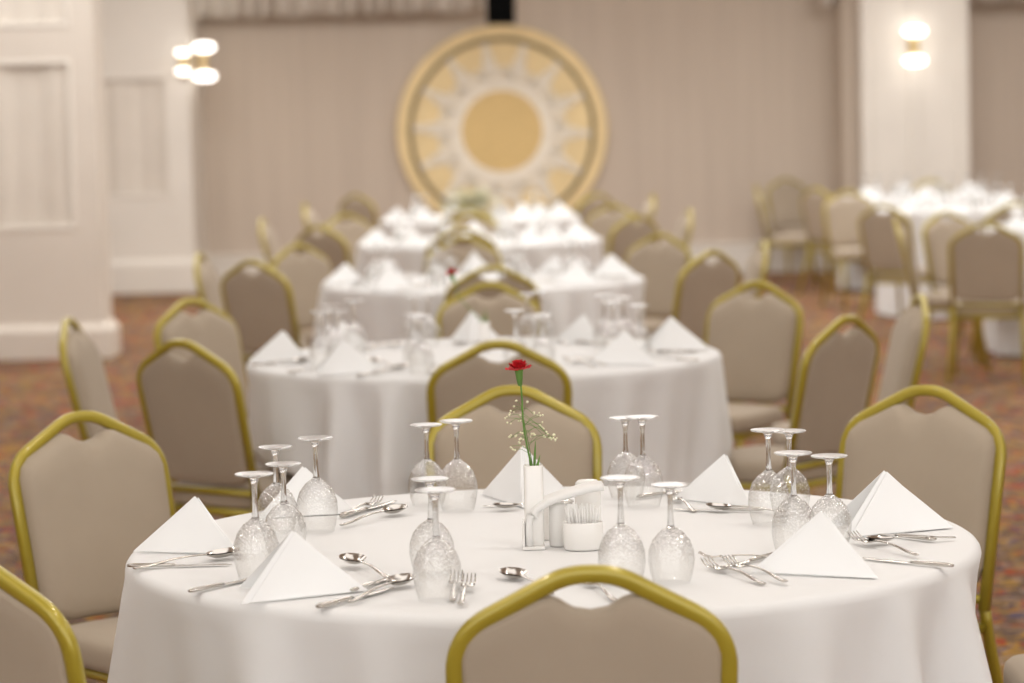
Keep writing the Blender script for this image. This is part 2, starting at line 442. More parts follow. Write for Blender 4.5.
for m_ in range(NM):
    a0 = math.radians(177) + m_ * 2 * PI / NM
    dl = PI / NM
    # large petal with pointed tip, nested smaller petals, dots
    for (rb, rt_, wd_, tw) in ((0.44, 0.76, 0.62, 0.042), (0.47, 0.66, 0.26, 0.036)):
        loop = []
        for k in range(28):
            t = k / 28 * 2 * PI
            rr = rb + (rt_ - rb) * (0.5 - 0.5 * math.cos(t))
            s = math.sin(t) * (0.75 + 0.25 * math.cos(t))
            loop.append(pol(rr, a0 + s * dl * wd_ * (0.62 / max(rr, 0.4)) * 0.8))
        rib(bm, loop, tw)
    for (rr, da, rad) in ((0.80, 0, 0.022), (0.56, dl, 0.04), (0.535, dl * 0.6, 0.03)):
        cx, cz = pol(rr, a0 + da)
        lp = [(cx + R_ * rad * math.cos(t * PI / 5), cz + R_ * rad * math.sin(t * PI / 5)) for t in range(10)]
        rib(bm, lp, 0.038)
obj('lace_sunburst', bm, 'lace', rt)

# ------------------------------------------------------------------ wall sconces
def sconce(p, axis, label, k=1.0):
    """p: centre between the two glowing shades; axis: outward direction."""
    ax = Vector(axis)
    rt = thing('wall_sconce', p); tag(rt, label, 'wall lamp')
    side = Vector((0, 0, 1)).cross(ax)
    bm = bmesh.new()
    c = -ax * 0.10 * k
    q = bmesh.ops.create_cube(bm, size=1)['verts']
    for v in q: v.co = c + side * v.co.x * 0.09 + ax * v.co.y * 0.02 + Vector((0, 0, v.co.z * 0.26))
    obj('back_plate', bm, 'brass', rt, False, bevel=0.004)
    bm = bmesh.new(); tube(bm, [c, Vector((0, 0, 0))], 0.022); lathe(bm, [(0, -0.10 * k), (0.02, -0.10 * k), (0.02, 0.10 * k), (0, 0.10 * k)], 12)
    obj('arm', bm, 'brass', rt)
    for s in (1, -1):
        bm = bmesh.new()
        lathe(bm, [(0, 0.10 * k), (0.06 * k, 0.102 * k), (0.095 * k, 0.118 * k), (0.11 * k, 0.145 * k), (0.095 * k, 0.172 * k), (0.06 * k, 0.188 * k), (0, 0.19 * k)], 20)
        if s < 0:
            for v in bm.verts: v.co.z *= -1
        obj('glass_shade', bm, 'lamp', rt)
p = at_y(915, 46, p3y - 0.12); sconce(p, (0, -1, 0), 'double glass wall lamp glowing on the white pillar at the right', 0.95)
p = at_y(196, 62, c2y + 0.28); sconce((c2r + 0.12, p.y, p.z), (1, 0, 0), 'larger glowing double wall lamp on the side of the left column', 0.95)
p = at_y(183, 62, c2y - 0.11); sconce(p, (0, -1, 0), 'smaller glowing double wall lamp on the front corner of the left column', 0.6)

# ------------------------------------------------------------------ banquet chair (origin on floor, faces +Y)
CH_W = 0.40          # centre-line width of back frame
def back_y(z):       # raked plane of the backrest
    return -0.195 - (z - 0.44) * 0.23
PEAK_Z = 0.912
def make_chair():
    t = thing('banquet_chair')
    h = CH_W / 2
    def P(u, z): return (u, back_y(z), z)
    pts = [P(-h + 0.004, 0.42), P(-h - 0.004, 0.822), P(-0.035, PEAK_Z + 0.001), P(0.035, PEAK_Z + 0.001), P(h + 0.004, 0.822), P(h - 0.004, 0.42)]
    path = fillet(pts, [0, 0.062, 0.03, 0.03, 0.062, 0], 8)
    bm = bmesh.new(); tube(bm, path, 0.027, 0.024, 12, up=(0, 1, 0.2), n=3.2)
    obj('back_frame', bm, 'gold', t)
    # back cushion: outline in (u, z)
    i = h - 0.0125
    half = [(0, 0.468), (i - 0.06, 0.468), (i - 0.015, 0.482), (i, 0.52), (i + 0.002, 0.65), (i + 0.006, 0.79), (i - 0.002, 0.815), (i - 0.022, 0.834),
            (0.115, 0.858), (0.078, 0.8765), (0.060, 0.8800), (0.046, 0.875), (0.026, 0.862), (0.0, 0.857)]
    outl = half + [(-u, z) for u, z in half[-2:0:-1]]
    # resample smoothly
    dense = []
    N = len(outl)
    for k in range(N):
        p0, p1, p2, p3 = outl[k - 1], outl[k], outl[(k + 1) % N], outl[(k + 2) % N]
        for s in range(3):
            f = s / 3
            dense.append(tuple(p1[j] * (1 - f) + p2[j] * f for j in (0, 1)))
    cz = 0.665
    bm = bmesh.new()
    def ringat(sc, off, inset=0.0):
        r = []
        for u, z in dense:
            uu = u * sc; zz = cz + (z - cz) * sc
            r.append(bm.verts.new((uu, back_y(zz) + off, zz)))
        return r
    rings = [ringat(0.3, -0.0165), ringat(0.8, -0.0155), ringat(0.94, -0.014), ringat(0.985, -0.0105), ringat(1.0, -0.003), ringat(1.0, 0.012), ringat(0.985, 0.024), ringat(0.95, 0.034), ringat(0.88, 0.042), ringat(0.7, 0.047), ringat(0.3, 0.049)]
    c0 = bm.verts.new((0, back_y(cz) - 0.0165, cz)); c1_ = bm.verts.new((0, back_y(cz) + 0.05, cz))
    n = len(dense)
    for a, b in zip(rings, rings[1:]):
        for k in range(n): bm.faces.new((a[k], a[(k + 1) % n], b[(k + 1) % n], b[k]))
    for k in range(n):
        bm.faces.new((c0, rings[0][(k + 1) % n], rings[0][k])); bm.faces.new((c1_, rings[-1][k], rings[-1][(k + 1) % n]))
    obj('backrest', bm, 'fabric', t)
    # seat cushion
    bm = bmesh.new()
    seat = []
    for k in range(48):
        a = 2 * PI * k / 48; c, s = math.cos(a), math.sin(a)
        e = 0.36
        x = 0.212 * math.copysign(abs(c) ** e, c); y = 0.21 * math.copysign(abs(s) ** e, s)
        x *= 1.0 + 0.05 * y / 0.21
        seat.append((x, y + 0.015))
    lv = [(0.5, 0.392), (0.94, 0.392), (0.985, 0.397), (1.0, 0.41), (1.0, 0.432), (0.985, 0.448), (0.94, 0.458), (0.8, 0.465), (0.4, 0.468)]
    rs = [[bm.verts.new((x * s, (y - 0.015) * s + 0.015, z)) for x, y in seat] for s, z in lv]
    for a, b in zip(rs, rs[1:]):
        for k in range(48): bm.faces.new((a[k], a[(k + 1) % 48], b[(k + 1) % 48], b[k]))
    bm.faces.new(rs[0][::-1]); bm.faces.new(rs[-1])
    obj('seat', bm, 'fabric', t)
    bm = bmesh.new()
    fr = fillet([(-0.19, -0.19, 0.381), (-0.195, 0.19, 0.381), (0.195, 0.19, 0.381), (0.19, -0.19, 0.381)], [0, 0.04, 0.04, 0], 5)
    tube(bm, fr, 0.022, 0.024, 8, n=3); tube(bm, [(-0.19, -0.19, 0.381), (0.19, -0.19, 0.381)], 0.022, 0.024, 8, n=3)
    obj('seat_frame', bm, 'gold', t)
    bm = bmesh.new(); tube(bm, [(-h, back_y(0.445), 0.445), (h, back_y(0.445), 0.445)], 0.02, 0.022, 8, n=3)
    obj('back_rail', bm, 'gold', t)
    for s in (-1, 1):
        bm = bmesh.new()
        tube(bm, fillet([(s * (h - 0.004), back_y(0.43), 0.43), (s * (h - 0.002), -0.205, 0.36), (s * 0.218, -0.315, 0.0)], 0.05), 0.026, 0.024, 10, up=(0, 1, 0), n=3)
        obj('leg', bm, 'gold', t)
        bm = bmesh.new()
        tube(bm, fillet([(s * 0.188, 0.08, 0.381), (s * 0.19, 0.165, 0.375), (s * 0.212, 0.235, 0.0)], 0.045), 0.026, 0.024, 10, up=(1, 0, 0), n=3)
        obj('leg', bm, 'gold', t)
    return t

proto = make_chair(); first = [True]; chairs_at = []
def chair(px, py, ang, label, group=None):
    """px, py: where the photo shows the tip of the backrest; ang: facing direction."""
    p = at_z(px, py, PEAK_Z + 0.014)
    a = math.radians(ang) - PI / 2
    off = Matrix.Rotation(a, 3, 'Z') @ Vector((0, back_y(PEAK_Z), 0))
    loc = Vector((p.x - off.x, p.y - off.y, 0))
    chairs_at.append((loc, a))
    if first[0]:
        o = proto; o.location = loc; o.rotation_euler = (0, 0, a); first[0] = False
    else: o = dup(proto, loc, a)
    tag(o, label, 'chair', group)
    return o
G1 = 'chairs around the front table'
G2 = 'chairs around the second table'
G3 = 'chairs around the third table'
G4 = 'chairs around the fourth and fifth tables'
GR = 'chairs around the far tables at the right'
T = 'gold framed taupe banquet chair '
chair(590, 565, 90, T + 'nearest the camera, back cutting the bottom edge at centre', G1)
chair(-42, 549, 56, T + 'cropped by the bottom left corner, seen from behind', G1)
chair(80, 411, -48, T + 'at the left end of the front table, facing camera', G1)
chair(927, 385, -125, T + 'at the right end of the front table, facing camera', G1)
chair(512, 385, -90, T + 'directly behind the sharp red carnation, facing camera', G1)
chair(498, 340, 90, T + 'seen from behind, near side middle of the second table', G2)
chair(180, 339, 53, T + 'seen from behind, near left of the second table', G2)
chair(190, 298, -40, T + 'at the far left of the second table', G2)
chair(68, 317, -4, T + 'seen side on, leftmost one before the panelled column', G2)
chair(848, 315, 140, T + 'seen from behind, near right of the second table', G2)
chair(758, 281, -126, T + 'at the far right of the second table', G2)
chair(921, 293, -177, T + 'side on, facing left, above the right front chair', G2)
chair(489, 282, -90, T + 'at the far middle of the second table, facing camera', G2)
chair(492, 265.5, 90, T + 'seen from behind, near middle of the third table', G3)
chair(251, 260, 56, T + 'seen from behind, near left of the third table', G3)
chair(297, 243, -43, T + 'at the far left of the third table', G3)
chair(199, 252, -5, T + 'side on beside the base of the far left column', G3)
chair(713, 250, 133, T + 'seen from behind, near right of the third table', G3)
chair(661, 233, -126, T + 'at the far right of the third table', G3)
chair(764, 240, -177, T + 'side on, facing left, right of the third table', G3)
chair(463, 236, -90, T + 'at the far middle of the third table, facing camera', G3)
chair(461, 227.5, 90, T + 'seen from behind, near middle of the fourth table', G4)
chair(318, 225, 54, T + 'seen from behind, near left of the fourth table', G4)
chair(345, 213, -52, T + 'at the far left of the fourth table', G4)
chair(262, 218, -4, T + 'side on, facing right, left of the fourth table', G4)
chair(355, 194, 52, T + 'seen from behind, near left of the fifth table', G4)
chair(305, 203, -4, T + 'side on, facing right, left of the fifth table', G4)
chair(637, 214, 128, T + 'seen from behind, near right of the fourth table', G4)
chair(614, 204, -118, T + 'at the far right of the fourth table', G4)
chair(690, 208, -176, T + 'side on, facing left, right of the fourth table', G4)
chair(653, 194, -176, T + 'side on, facing left, right of the fifth table', G4)
chair(598, 193, 128, T + 'seen from behind, near right of the fifth table', G4)
chair(472, 213, -90, T + 'at the far middle of the fourth table, facing camera', G4)
chair(468, 207, 90, T + 'seen from behind, near middle of the fifth table', G4)
chair(756, 184, -8, T + 'side on, leftmost of the far right group', GR)
chair(785, 178, -72, T + 'facing camera, second from left in the far right group', GR)
chair(815, 187, 35, T + 'from behind, third from left in the far right group', GR)
chair(847, 190, -78, T + 'facing camera with pale seat showing, below the pillar', GR)
chair(882, 204, 48, T + 'dark backed, left of the middle far right table', GR)
chair(895, 217.5, -6, T + 'edge on with thin pink back, below the pillar', GR)
chair(945, 211, -58, T + 'facing camera, left of the squarely turned dark back', GR)
chair(986, 222, 78, T + 'dark back squarely turned near the right edge', GR)
chair(1016, 202, 100, T + 'dark back cut by the right edge of the picture', GR)
chair(930, 179, -90, T + 'in the far row straight below the pillar lamp', GR)
chair(988, 172, -95, T + 'furthest back, between pillar and right edge', GR)
# chair whose seat alone pokes into the picture at the lower right
cpos = Vector((1.205, 5.50, 0)); o = dup(proto, cpos, PI / 2); chairs_at.append((cpos, PI / 2))
tag(o, T + 'of which only the seat shows at the lower right', 'chair', G1)

# ------------------------------------------------------------------ tables and cloths
TR = 0.775
def table_center(px, wpx, shift=0.0):
    y = 2 * TR * F * 1.006 / wpx
    d = at_y(px, HORIZON + 0.775 * F / y, y)
    return Vector((d.x, y, 0))
def make_cloth(seed, big, c):
    rnd = random.Random(seed)
    ph = [rnd.uniform(0, 2 * PI) for _ in range(6)]
    bm = bmesh.new(); seg = 288 if big else 144
    prof = []
    for r in (0.0, 0.2, 0.4, 0.6, 0.70, TR - 0.02): prof.append((r, 0.0, 0.0))
    for k in range(1, 5):
        a = k / 4 * PI / 2
        prof.append((TR - 0.02 + 0.02 * math.sin(a), -0.02 * (1 - math.cos(a)), 0.0))
    nr = 26 if big else 18
    for t in sorted([k / nr for k in range(1, nr + 1)] + [0.376, 0.410]):
        prof.append((TR, -0.02 - t * (TOP - 0.02 - 0.012), t))
    rings = []
    def inside(x, y):
        for loc, a in chairs_at:
            dx, dy = x + c.x - loc.x, y + c.y - loc.y
            u = dx * math.cos(a) + dy * math.sin(a); v = -dx * math.sin(a) + dy * math.cos(a)
            if abs(u) < 0.225 and -0.30 < v < 0.29: return True
        return False
    push = []
    for k in range(seg):
        th = 2 * PI * k / seg; r = TR + 0.07; d = 0
        while r > 0.3:
            if inside(r * math.cos(th), r * math.sin(th)): d = TR + 0.07 - r + 0.012
            elif d > 0 or r < 0.72: break
            r -= 0.01
        push.append(d)
    for it in range(2): push = [max(push[k], (push[k - 1] + push[(k + 1) % seg]) * 0.49) for k in range(seg)]
    for r, z, t in prof:
        if r == 0: rings.append([bm.verts.new((0, 0, TOP))]); continue
        ring = []
        for k in range(seg):
            th = 2 * PI * k / seg
            env = min(1, t * 2.6 + 0.08)
            wob = th + 0.16 * math.sin(2 * th + ph[0]) + 0.09 * math.sin(5 * th + ph[1])
            f = 0.5 + 0.5 * math.sin(17 * wob + ph[2]); f = f ** 1.6
            g = 0.6 + 0.4 * math.sin(3 * th + ph[3])
            f2 = 0.012 * math.sin(31 * th + ph[4] + 2 * t)
            rr = r + env * (-0.036 + 0.108 * f * g + f2 * 0.6) + 0.008 * t
            if t == 0: rr = r
            zz = TOP + z
            if push[k] > 0 and zz < 0.497:
                w = min(1, (0.497 - zz) / 0.025); w = w * w * (3 - 2 * w)
                rr = min(rr, rr + (TR + 0.07 - push[k] - rr) * w)
            ring.append(bm.verts.new((rr * math.cos(th), rr * math.sin(th), TOP + z)))
        rings.append(ring)
    for a, b in zip(rings, rings[1:]):
        for k in range(seg):
            k2 = (k + 1) % seg
            if len(a) == 1: bm.faces.new((a[0], b[k], b[k2]))
            else: bm.faces.new((a[k], b[k], b[k2], a[k2]))
    return bm
def make_table(c, where, seed, big=False):
    t = thing('banquet_table', c)
    tag(t, 'round table under the cloth ' + where, 'table', 'round banquet tables')
    bm = bmesh.new(); lathe(bm, [(0, TOP - 0.03), (TR - 0.035, TOP - 0.03), (TR - 0.03, TOP - 0.004), (0, TOP - 0.004)], 48)
    obj('tabletop', bm, 'wood', t, False)
    bm = bmesh.new(); lathe(bm, [(0, 0.03), (0.035, 0.03), (0.03, TOP - 0.05), (0.2, TOP - 0.03), (0, TOP - 0.03)], 20); obj('pedestal', bm, 'steel', t)
    for q in range(4):
        a = PI / 4 + q * PI / 2
        bm = bmesh.new(); tube(bm, [(0.02 * math.cos(a), 0.02 * math.sin(a), 0.05), (0.26 * math.cos(a), 0.26 * math.sin(a), 0.015)], 0.03); obj('foot', bm, 'steel', t)
    o = obj('tablecloth', make_cloth(seed, big, c), 'cloth'); o.location = c
    tag(o, 'white floor length tablecloth ' + where, 'tablecloth', 'white round tablecloths')
T1 = table_center(552, 860); T2 = table_center(484, 479); T3 = table_center(483, 326)
T4 = table_center(480, 246); T5 = table_center(480, 200)
TA = table_center(1108, 243); TB = table_center(925, 178); TC = table_center(978, 204)
tables = [(T1, 'on the nearest table in the foreground'), (T2, 'on the second table of the middle row'),
          (T3, 'on the third table of the middle row'), (T4, 'on the fourth table of the middle row'),
          (T5, 'on the furthest table, below the round gold panel'), (TA, 'on the table cut by the right edge'),
          (TB, 'on the far table in front of the white pillar'),
          (TC, 'on the middle of the far right tables')]
for i, (c, w) in enumerate(tables): make_table(c, w, 11 + i, i < 2)

# ------------------------------------------------------------------ tableware builders
def glass_profile(k=1.0, hgt=0.178):
    # upside-down goblet: rim on the cloth (z=0), foot up in the air
    bowl = [(0.031, 0.0), (0.036, 0.018), (0.0395, 0.040), (0.0385, 0.058), (0.032, 0.077), (0.021, 0.091), (0.010, 0.099), (0.0055, 0.103)]
    return [(r * k, z / 0.178 * hgt) for r, z in bowl]
def make_glass(name, hgt, k):
    t = thing(name)
    s = hgt / 0.178
    pr = glass_profile(k, hgt)
    bm = bmesh.new()
    fine = []
    for (r0, z0), (r1, z1) in zip(pr, pr[1:]):
        for q in range(2): fine.append((r0 + (r1 - r0) * q / 2, z0 + (z1 - z0) * q / 2))
    fine.append(pr[-1])
    inner = [(max(r - 0.0011, 0.001), z - 0.0 if i else z) for i, (r, z) in enumerate(fine)]
    lathe(bm, fine, 40)
    obj('bowl', bm, 'bowl', t)
    bm = bmesh.new()
    lathe(bm, [(0, 0.095 * s), (0.0075, 0.098 * s), (0.0056, 0.106 * s), (0.0046, 0.12 * s), (0.0043, 0.140 * s), (0.0052, 0.158 * s), (0.0075, 0.168 * s), (0.012, 0.1735 * s), (0, 0.175 * s)], 16)
    obj('stem', bm, 'stem', t)
    bm = bmesh.new()
    lathe(bm, [(0.0, 0.1775 * s), (0.02, 0.1775 * s), (0.032 * k, 0.178 * s), (0.0335 * k, 0.1768 * s), (0.031 * k, 0.1748 * s), (0.018, 0.173 * s), (0.010, 0.171 * s)], 32)
    obj('foot', bm, 'foot', t)
    return t
def make_far_glass():
    bm = bmesh.new(); lathe(bm, glass_profile(), 16)
    lathe(bm, [(0.0055, 0.103), (0.004, 0.13), (0.006, 0.165), (0.03, 0.176), (0.033, 0.1768), (0, 0.178)], 16)
    return obj('wine_glass', bm, 'foot')

def spoon_bm(L=0.195):
    bm = bmesh.new()
    # bowl: shell with thickness, head tip at x=0
    n1, n2 = 12, 12
    bl = 0.062 * L / 0.195; bw = 0.021
    def outline(u):  # half width along 0..1
        return bw * math.sin(PI * min(1, u ** 0.85)) ** 0.6
    for sgn, th in ((1, 0.0), (1, 0.0016)):
        rows = []
        for i in range(n1 + 1):
            u = i / n1; hw_ = max(outline(u), 0.0012)
            row = []
            for j in range(n2 + 1):
                v = -1 + 2 * j / n2
                depth = 0.009 * (1 - v * v) * math.sin(PI * u) ** 0.7
                z = 0.0105 + 0.004 * (1 - u) - depth - th * 1.0
                row.append(bm.verts.new((u * bl, v * hw_, z)))
            rows.append(row)
        for a, b in zip(rows, rows[1:]):
            for j in range(n2): bm.faces.new((a[j], a[j + 1], b[j + 1], b[j]))
    handle(bm, bl - 0.003, L)
    return bm
def handle(bm, x0, L):
    pts, ws, ds = [], [], []
    for i in range(15):
        u = i / 14; x = x0 + (L - x0) * u
        z = 0.0095 + 0.003 * math.sin(PI * min(u * 1.3, 1)) - 0.0065 * u
        pts.append((x, 0, z)); ws.append(0.0048 + 0.011 * max(0, u - 0.35) ** 1.2 * (1 if u < 0.97 else 0.7)); ds.append(0.0032)
    ws[0] = 0.006
    tube(bm, pts, ws, ds, 8, up=(0, 0, 1), n=2.5)
def fork_bm(L=0.195):
    bm = bmesh.new()
    for k in range(4):
        y = (k - 1.5) * 0.0062
        pts = [(x, y * (0.94 + 0.06 * x / 0.045), 0.0075 + 0.008 * (1 - x / 0.045) ** 2 - 0.004 * math.sin(PI * x / 0.045)) for x in (0, 0.012, 0.024, 0.036, 0.046)]
        tube(bm, pts, [0.0016, 0.0028, 0.003, 0.003, 0.003], 0.0018, 6, up=(0, 0, 1))
    pts = [(0.044, 0, 0.0072), (0.052, 0, 0.0055), (0.06, 0, 0.0055), (0.068, 0, 0.0075), (0.075, 0, 0.0095)]
    tube(bm, pts, [0.0225, 0.0225, 0.019, 0.010, 0.0055], 0.002, 8, up=(0, 0, 1), n=2.5)
    handle(bm, 0.073, L)
    return bm
def knife_bm(L=0.215):
    bm = bmesh.new()
    pts = [(0, 0.004, 0.003), (0.01, 0.002, 0.003), (0.03, 0.0005, 0.003), (0.07, 0, 0.003), (0.112, 0, 0.004), (0.12, 0, 0.0045)]
    tube(bm, pts, [0.004, 0.011, 0.016, 0.018, 0.016, 0.009], 0.0016, 8, up=(0, 0, 1))
    pts = [(0.118, 0, 0.005), (0.13, 0, 0.0055), (0.17, 0, 0.0062), (0.205, 0, 0.0065), (L, 0, 0.006)]
    tube(bm, pts, [0.009, 0.0115, 0.0135, 0.017, 0.010], [0.006, 0.0075, 0.008, 0.0085, 0.005], 10, up=(0, 0, 1), n=2.5)
    return bm
CUT = {}
for nm, fn, lb in (('spoon', spoon_bm, 'spoon'), ('fork', fork_bm, 'fork'), ('knife', knife_bm, 'knife')):
    b_ = fn(); bmesh.ops.recalc_face_normals(b_, faces=b_.faces[:])
    me = bpy.data.meshes.new(nm); b_.to_mesh(me); b_.free()
    for p_ in me.polygons: p_.use_smooth = True
    me.materials.append(M['steel']); CUT[nm] = me

def napkin_bm():
    """Linen square folded to a standing tent: two right-angled panels sharing a sloping ridge.
    Origin at the ridge foot; the opening points along +x."""
    bm = bmesh.new(); n = 14
    LL, phi = 0.225, math.radians(44)
    leg = LL * math.sqrt(0.5); s_ = (LL / 2) / math.cos(phi / 2); hz = math.sqrt(leg * leg - s_ * s_)
    A = Vector((s_, 0, hz)); C0 = Vector((0, 0, 0))
    Lf = Vector((LL * math.cos(phi / 2), LL * math.sin(phi / 2), 0)); Rt = Vector((Lf.x, -Lf.y, 0))
    def panel(a, b, c, bulge, off):
        nrm = (b - a).cross(c - a).normalized(); g = {}
        for i in range(n + 1):
            for j in range(n + 1 - i):
                u, v = i / n, j / n; w = 1 - u - v
                p = a * w + b * u + c * v + nrm * (bulge * 27 * u * v * w + 0.0012 * math.sin(8 * u + 5 * v) * w * (u + v)) + nrm * off
                g[i, j] = bm.verts.new(p)
        for i in range(n):
            for j in range(n - i):
                bm.faces.new((g[i, j], g[i + 1, j], g[i, j + 1]))
                if i + j < n - 1: bm.faces.new((g[i + 1, j], g[i + 1, j + 1], g[i, j + 1]))
    panel(A, C0, Lf, 0.003, 0); panel(A, Rt, C0, 0.003, 0)
    # inner folded layer, stopping a little short so its hem shows inside the edge
    k = 0.93
    panel(A * 0.965, C0 + Vector((0.012, 0, 0)), Lf * k, 0.001, -0.0035); panel(A * 0.965, Rt * k, C0 + Vector((0.012, 0, 0)), 0.001, -0.0035)
    return bm
b_ = napkin_bm(); NAP = bpy.data.meshes.new('folded_napkin'); b_.to_mesh(NAP); b_.free()
for p_ in NAP.polygons: p_.use_smooth = True
NAP.materials.append(M['napkin'])
def napkin(p, rz, sc, label, group):
    o = bpy.data.objects.new('folded_napkin', NAP); COL.objects.link(o)
    o.location = (p.x, p.y, TOP + 0.0025); o.rotation_euler = (0, 0, rz); o.scale = (sc, sc, sc)
    m = o.modifiers.new('s', 'SOLIDIFY'); m.thickness = 0.0022; m.offset = 0
    e = o.modifiers.new('e', 'EDGE_SPLIT'); e.split_angle = math.radians(40)
    return tag(o, label, 'napkin', group)
def cutlery(kind, tip, end, label, group, lift=0.0):
    d = end - tip; rz = math.atan2(d.y, d.x)
    o = bpy.data.objects.new(kind, CUT[kind]); COL.objects.link(o)
    o.location = (tip.x, tip.y, TOP + 0.0012 + lift); o.rotation_euler = (0, 0, rz)
    k = max(0.85, min(1.1, d.length / (0.215 if kind == 'knife' else 0.195))); o.scale = (k, k, k)
    return tag(o, label, kind, group)

# ---- layout of the front table, measured on the photograph, as offsets from the table centre
def on1(px, py): return at_z(px, py, TOP) - T1 - Vector((0, 0, TOP))
# napkins: ridge foot, foot of the visible panel, which side the hidden panel lies, where
NAPS = [((241, 556), (133, 553), -1, 'at the left end'), ((368, 592), (240, 606), -1, 'at the front left'),
        ((358, 514), (258, 520), -1, 'at the back left'), ((523, 509), (482, 495), -1, 'at the back middle'),
        ((752, 508), (702, 503), -1, 'at the back right'), ((954, 529), (826, 541), -1, 'at the right end'),
        ((878, 580), (750, 574), -1, 'at the front right')]
nap_pos = []
for a_, b_, sd, w in NAPS:
    pa, pb = on1(*a_), on1(*b_); d = pb - pa
    ln = d.length; sc = max(0.9, min(1.06, ln / 0.225))
    nap_pos.append((pa, math.atan2(d.y, d.x) + sd * math.radians(22), sc, w))
GH = 0.178
def ong(px, py, h=GH): return at_z(px, py, TOP + h) - T1 - Vector((0, 0, TOP + h))
GL = [(275, 447, 0), (315, 438, 1), (283, 464, 0), (254, 474, 1),
      (426, 425, 0), (456, 421, 1), (430, 479, 0), (435, 490, 1),
      (625, 418, 0), (642, 417, 1), (620, 478, 1), (670, 485, 0),
      (768, 430, 1), (789, 431, 0), (793, 453, 1), (829, 456, 0)]
gl_pos = [(ong(a, b, 0.180 if k else 0.164), k) for a, b, k in GL]
CU = [('spoon', (239, 558), (134, 572), 'left end, just in front of the leftmost napkin', 0.002), ('knife', (232, 566), (133, 569), 'left end, under the spoon', 0),
      ('knife', (262, 578), (190, 595), 'left end, nearest the table edge', 0),
      ('spoon', (410, 585), (338, 611), 'front left, its bowl crossing the knife', 0.003), ('knife', (392, 590), (318, 611), 'front left, nearest the edge', 0),
      ('spoon', (347, 566), (408, 592), 'front left, bowl pointing to the left', 0.006), ('knife', (400, 576), (352, 594), 'front left, under the crossed spoon', 0.0),
      ('fork', (379, 504), (318, 529), 'back left, tines toward the middle', 0), ('knife', (394, 503), (330, 523), 'back left, blade furthest back', 0.0),
      ('spoon', (404, 514), (337, 530), 'back left, bowl toward the middle', 0.003),
      ('fork', (457, 581), (450, 616), 'front middle, left one of the two', 0), ('fork', (470, 586), (457, 618), 'front middle, right one of the two', 0.003),
      ('spoon', (507, 577), (575, 606), 'front middle, half hidden by the near chair', 0), ('fork', (583, 582), (622, 608), 'front middle, seen through the chair back opening', 0),
      ('fork', (699, 560), (762, 561), 'front right, furthest from the edge', 0), ('knife', (716, 571), (760, 561), 'front right, under the upper fork', 0),
      ('fork', (706, 568), (775, 590), 'front right, left one of the pair at the edge', 0), ('fork', (727, 568), (810, 594), 'front right, right one of the pair at the edge', 0.004),
      ('knife', (850, 532), (935, 543), 'right end, beside the rightmost napkin', 0), ('spoon', (866, 546), (955, 541), 'right end, handle reaching the table edge', 0.003),
      ('fork', (852, 543), (933, 563), 'right end, dark tines beside the front napkin', 0.003), ('knife', (862, 560), (930, 567), 'right end, nearest the table edge', 0),
      ('fork', (671, 499), (700, 517), 'back right, tines beside the glass', 0), ('knife', (700, 490), (668, 495), 'back right, furthest back', 0),
      ('spoon', (706, 512), (752, 514), 'back right, in front of the napkin', 0.004), ('knife', (672, 511), (735, 512), 'back right, under the spoon', 0),
      ('knife', (483, 508), (530, 506), 'back middle, behind the vase', 0), ('spoon', (493, 512), (535, 509), 'back middle, beside the vase', 0.003)]
cu_pos = [(k, on1(*a), on1(*b), w, l) for k, a, b, w, l in CU]

wine = make_glass('wine_glass', 0.180, 1.0); goblet = make_glass('water_goblet', 0.164, 0.98)
usedg = {1: False, 0: False}
cluster = ['left cluster of the front table', 'centre left cluster of the front table', 'centre right cluster of the front table', 'right cluster of the front table']
spot = [['back left', 'back right', 'front right', 'front left'], ['back left', 'back right', 'just behind the nearest', 'nearest the camera'],
        ['back left', 'back right', 'front left', 'front right'], ['back left', 'back right', 'front left', 'front right']]
for i, (d, k) in enumerate(gl_pos):
    loc = (T1.x + d.x, T1.y + d.y, TOP + 0.0015); src = wine if k else goblet
    if not usedg[k]: o = src; o.location = loc; usedg[k] = True
    else: o = dup(src, loc, random.uniform(0, 6))
    tag(o, 'clear upturned glass, %s, %s' % (spot[i // 4][i % 4], cluster[i // 4]), 'glass', 'upturned glasses on the front table')
for d, ang, sc, w in nap_pos:
    napkin(T1 + d, ang, sc, 'white linen napkin folded into a pyramid %s of the front table' % w, 'napkins on the front table')
for k, a, b, w, l in cu_pos:
    cutlery(k, T1 + a, T1 + b, 'polished %s on the front table, %s' % (k, w), 'cutlery on the front table', l)

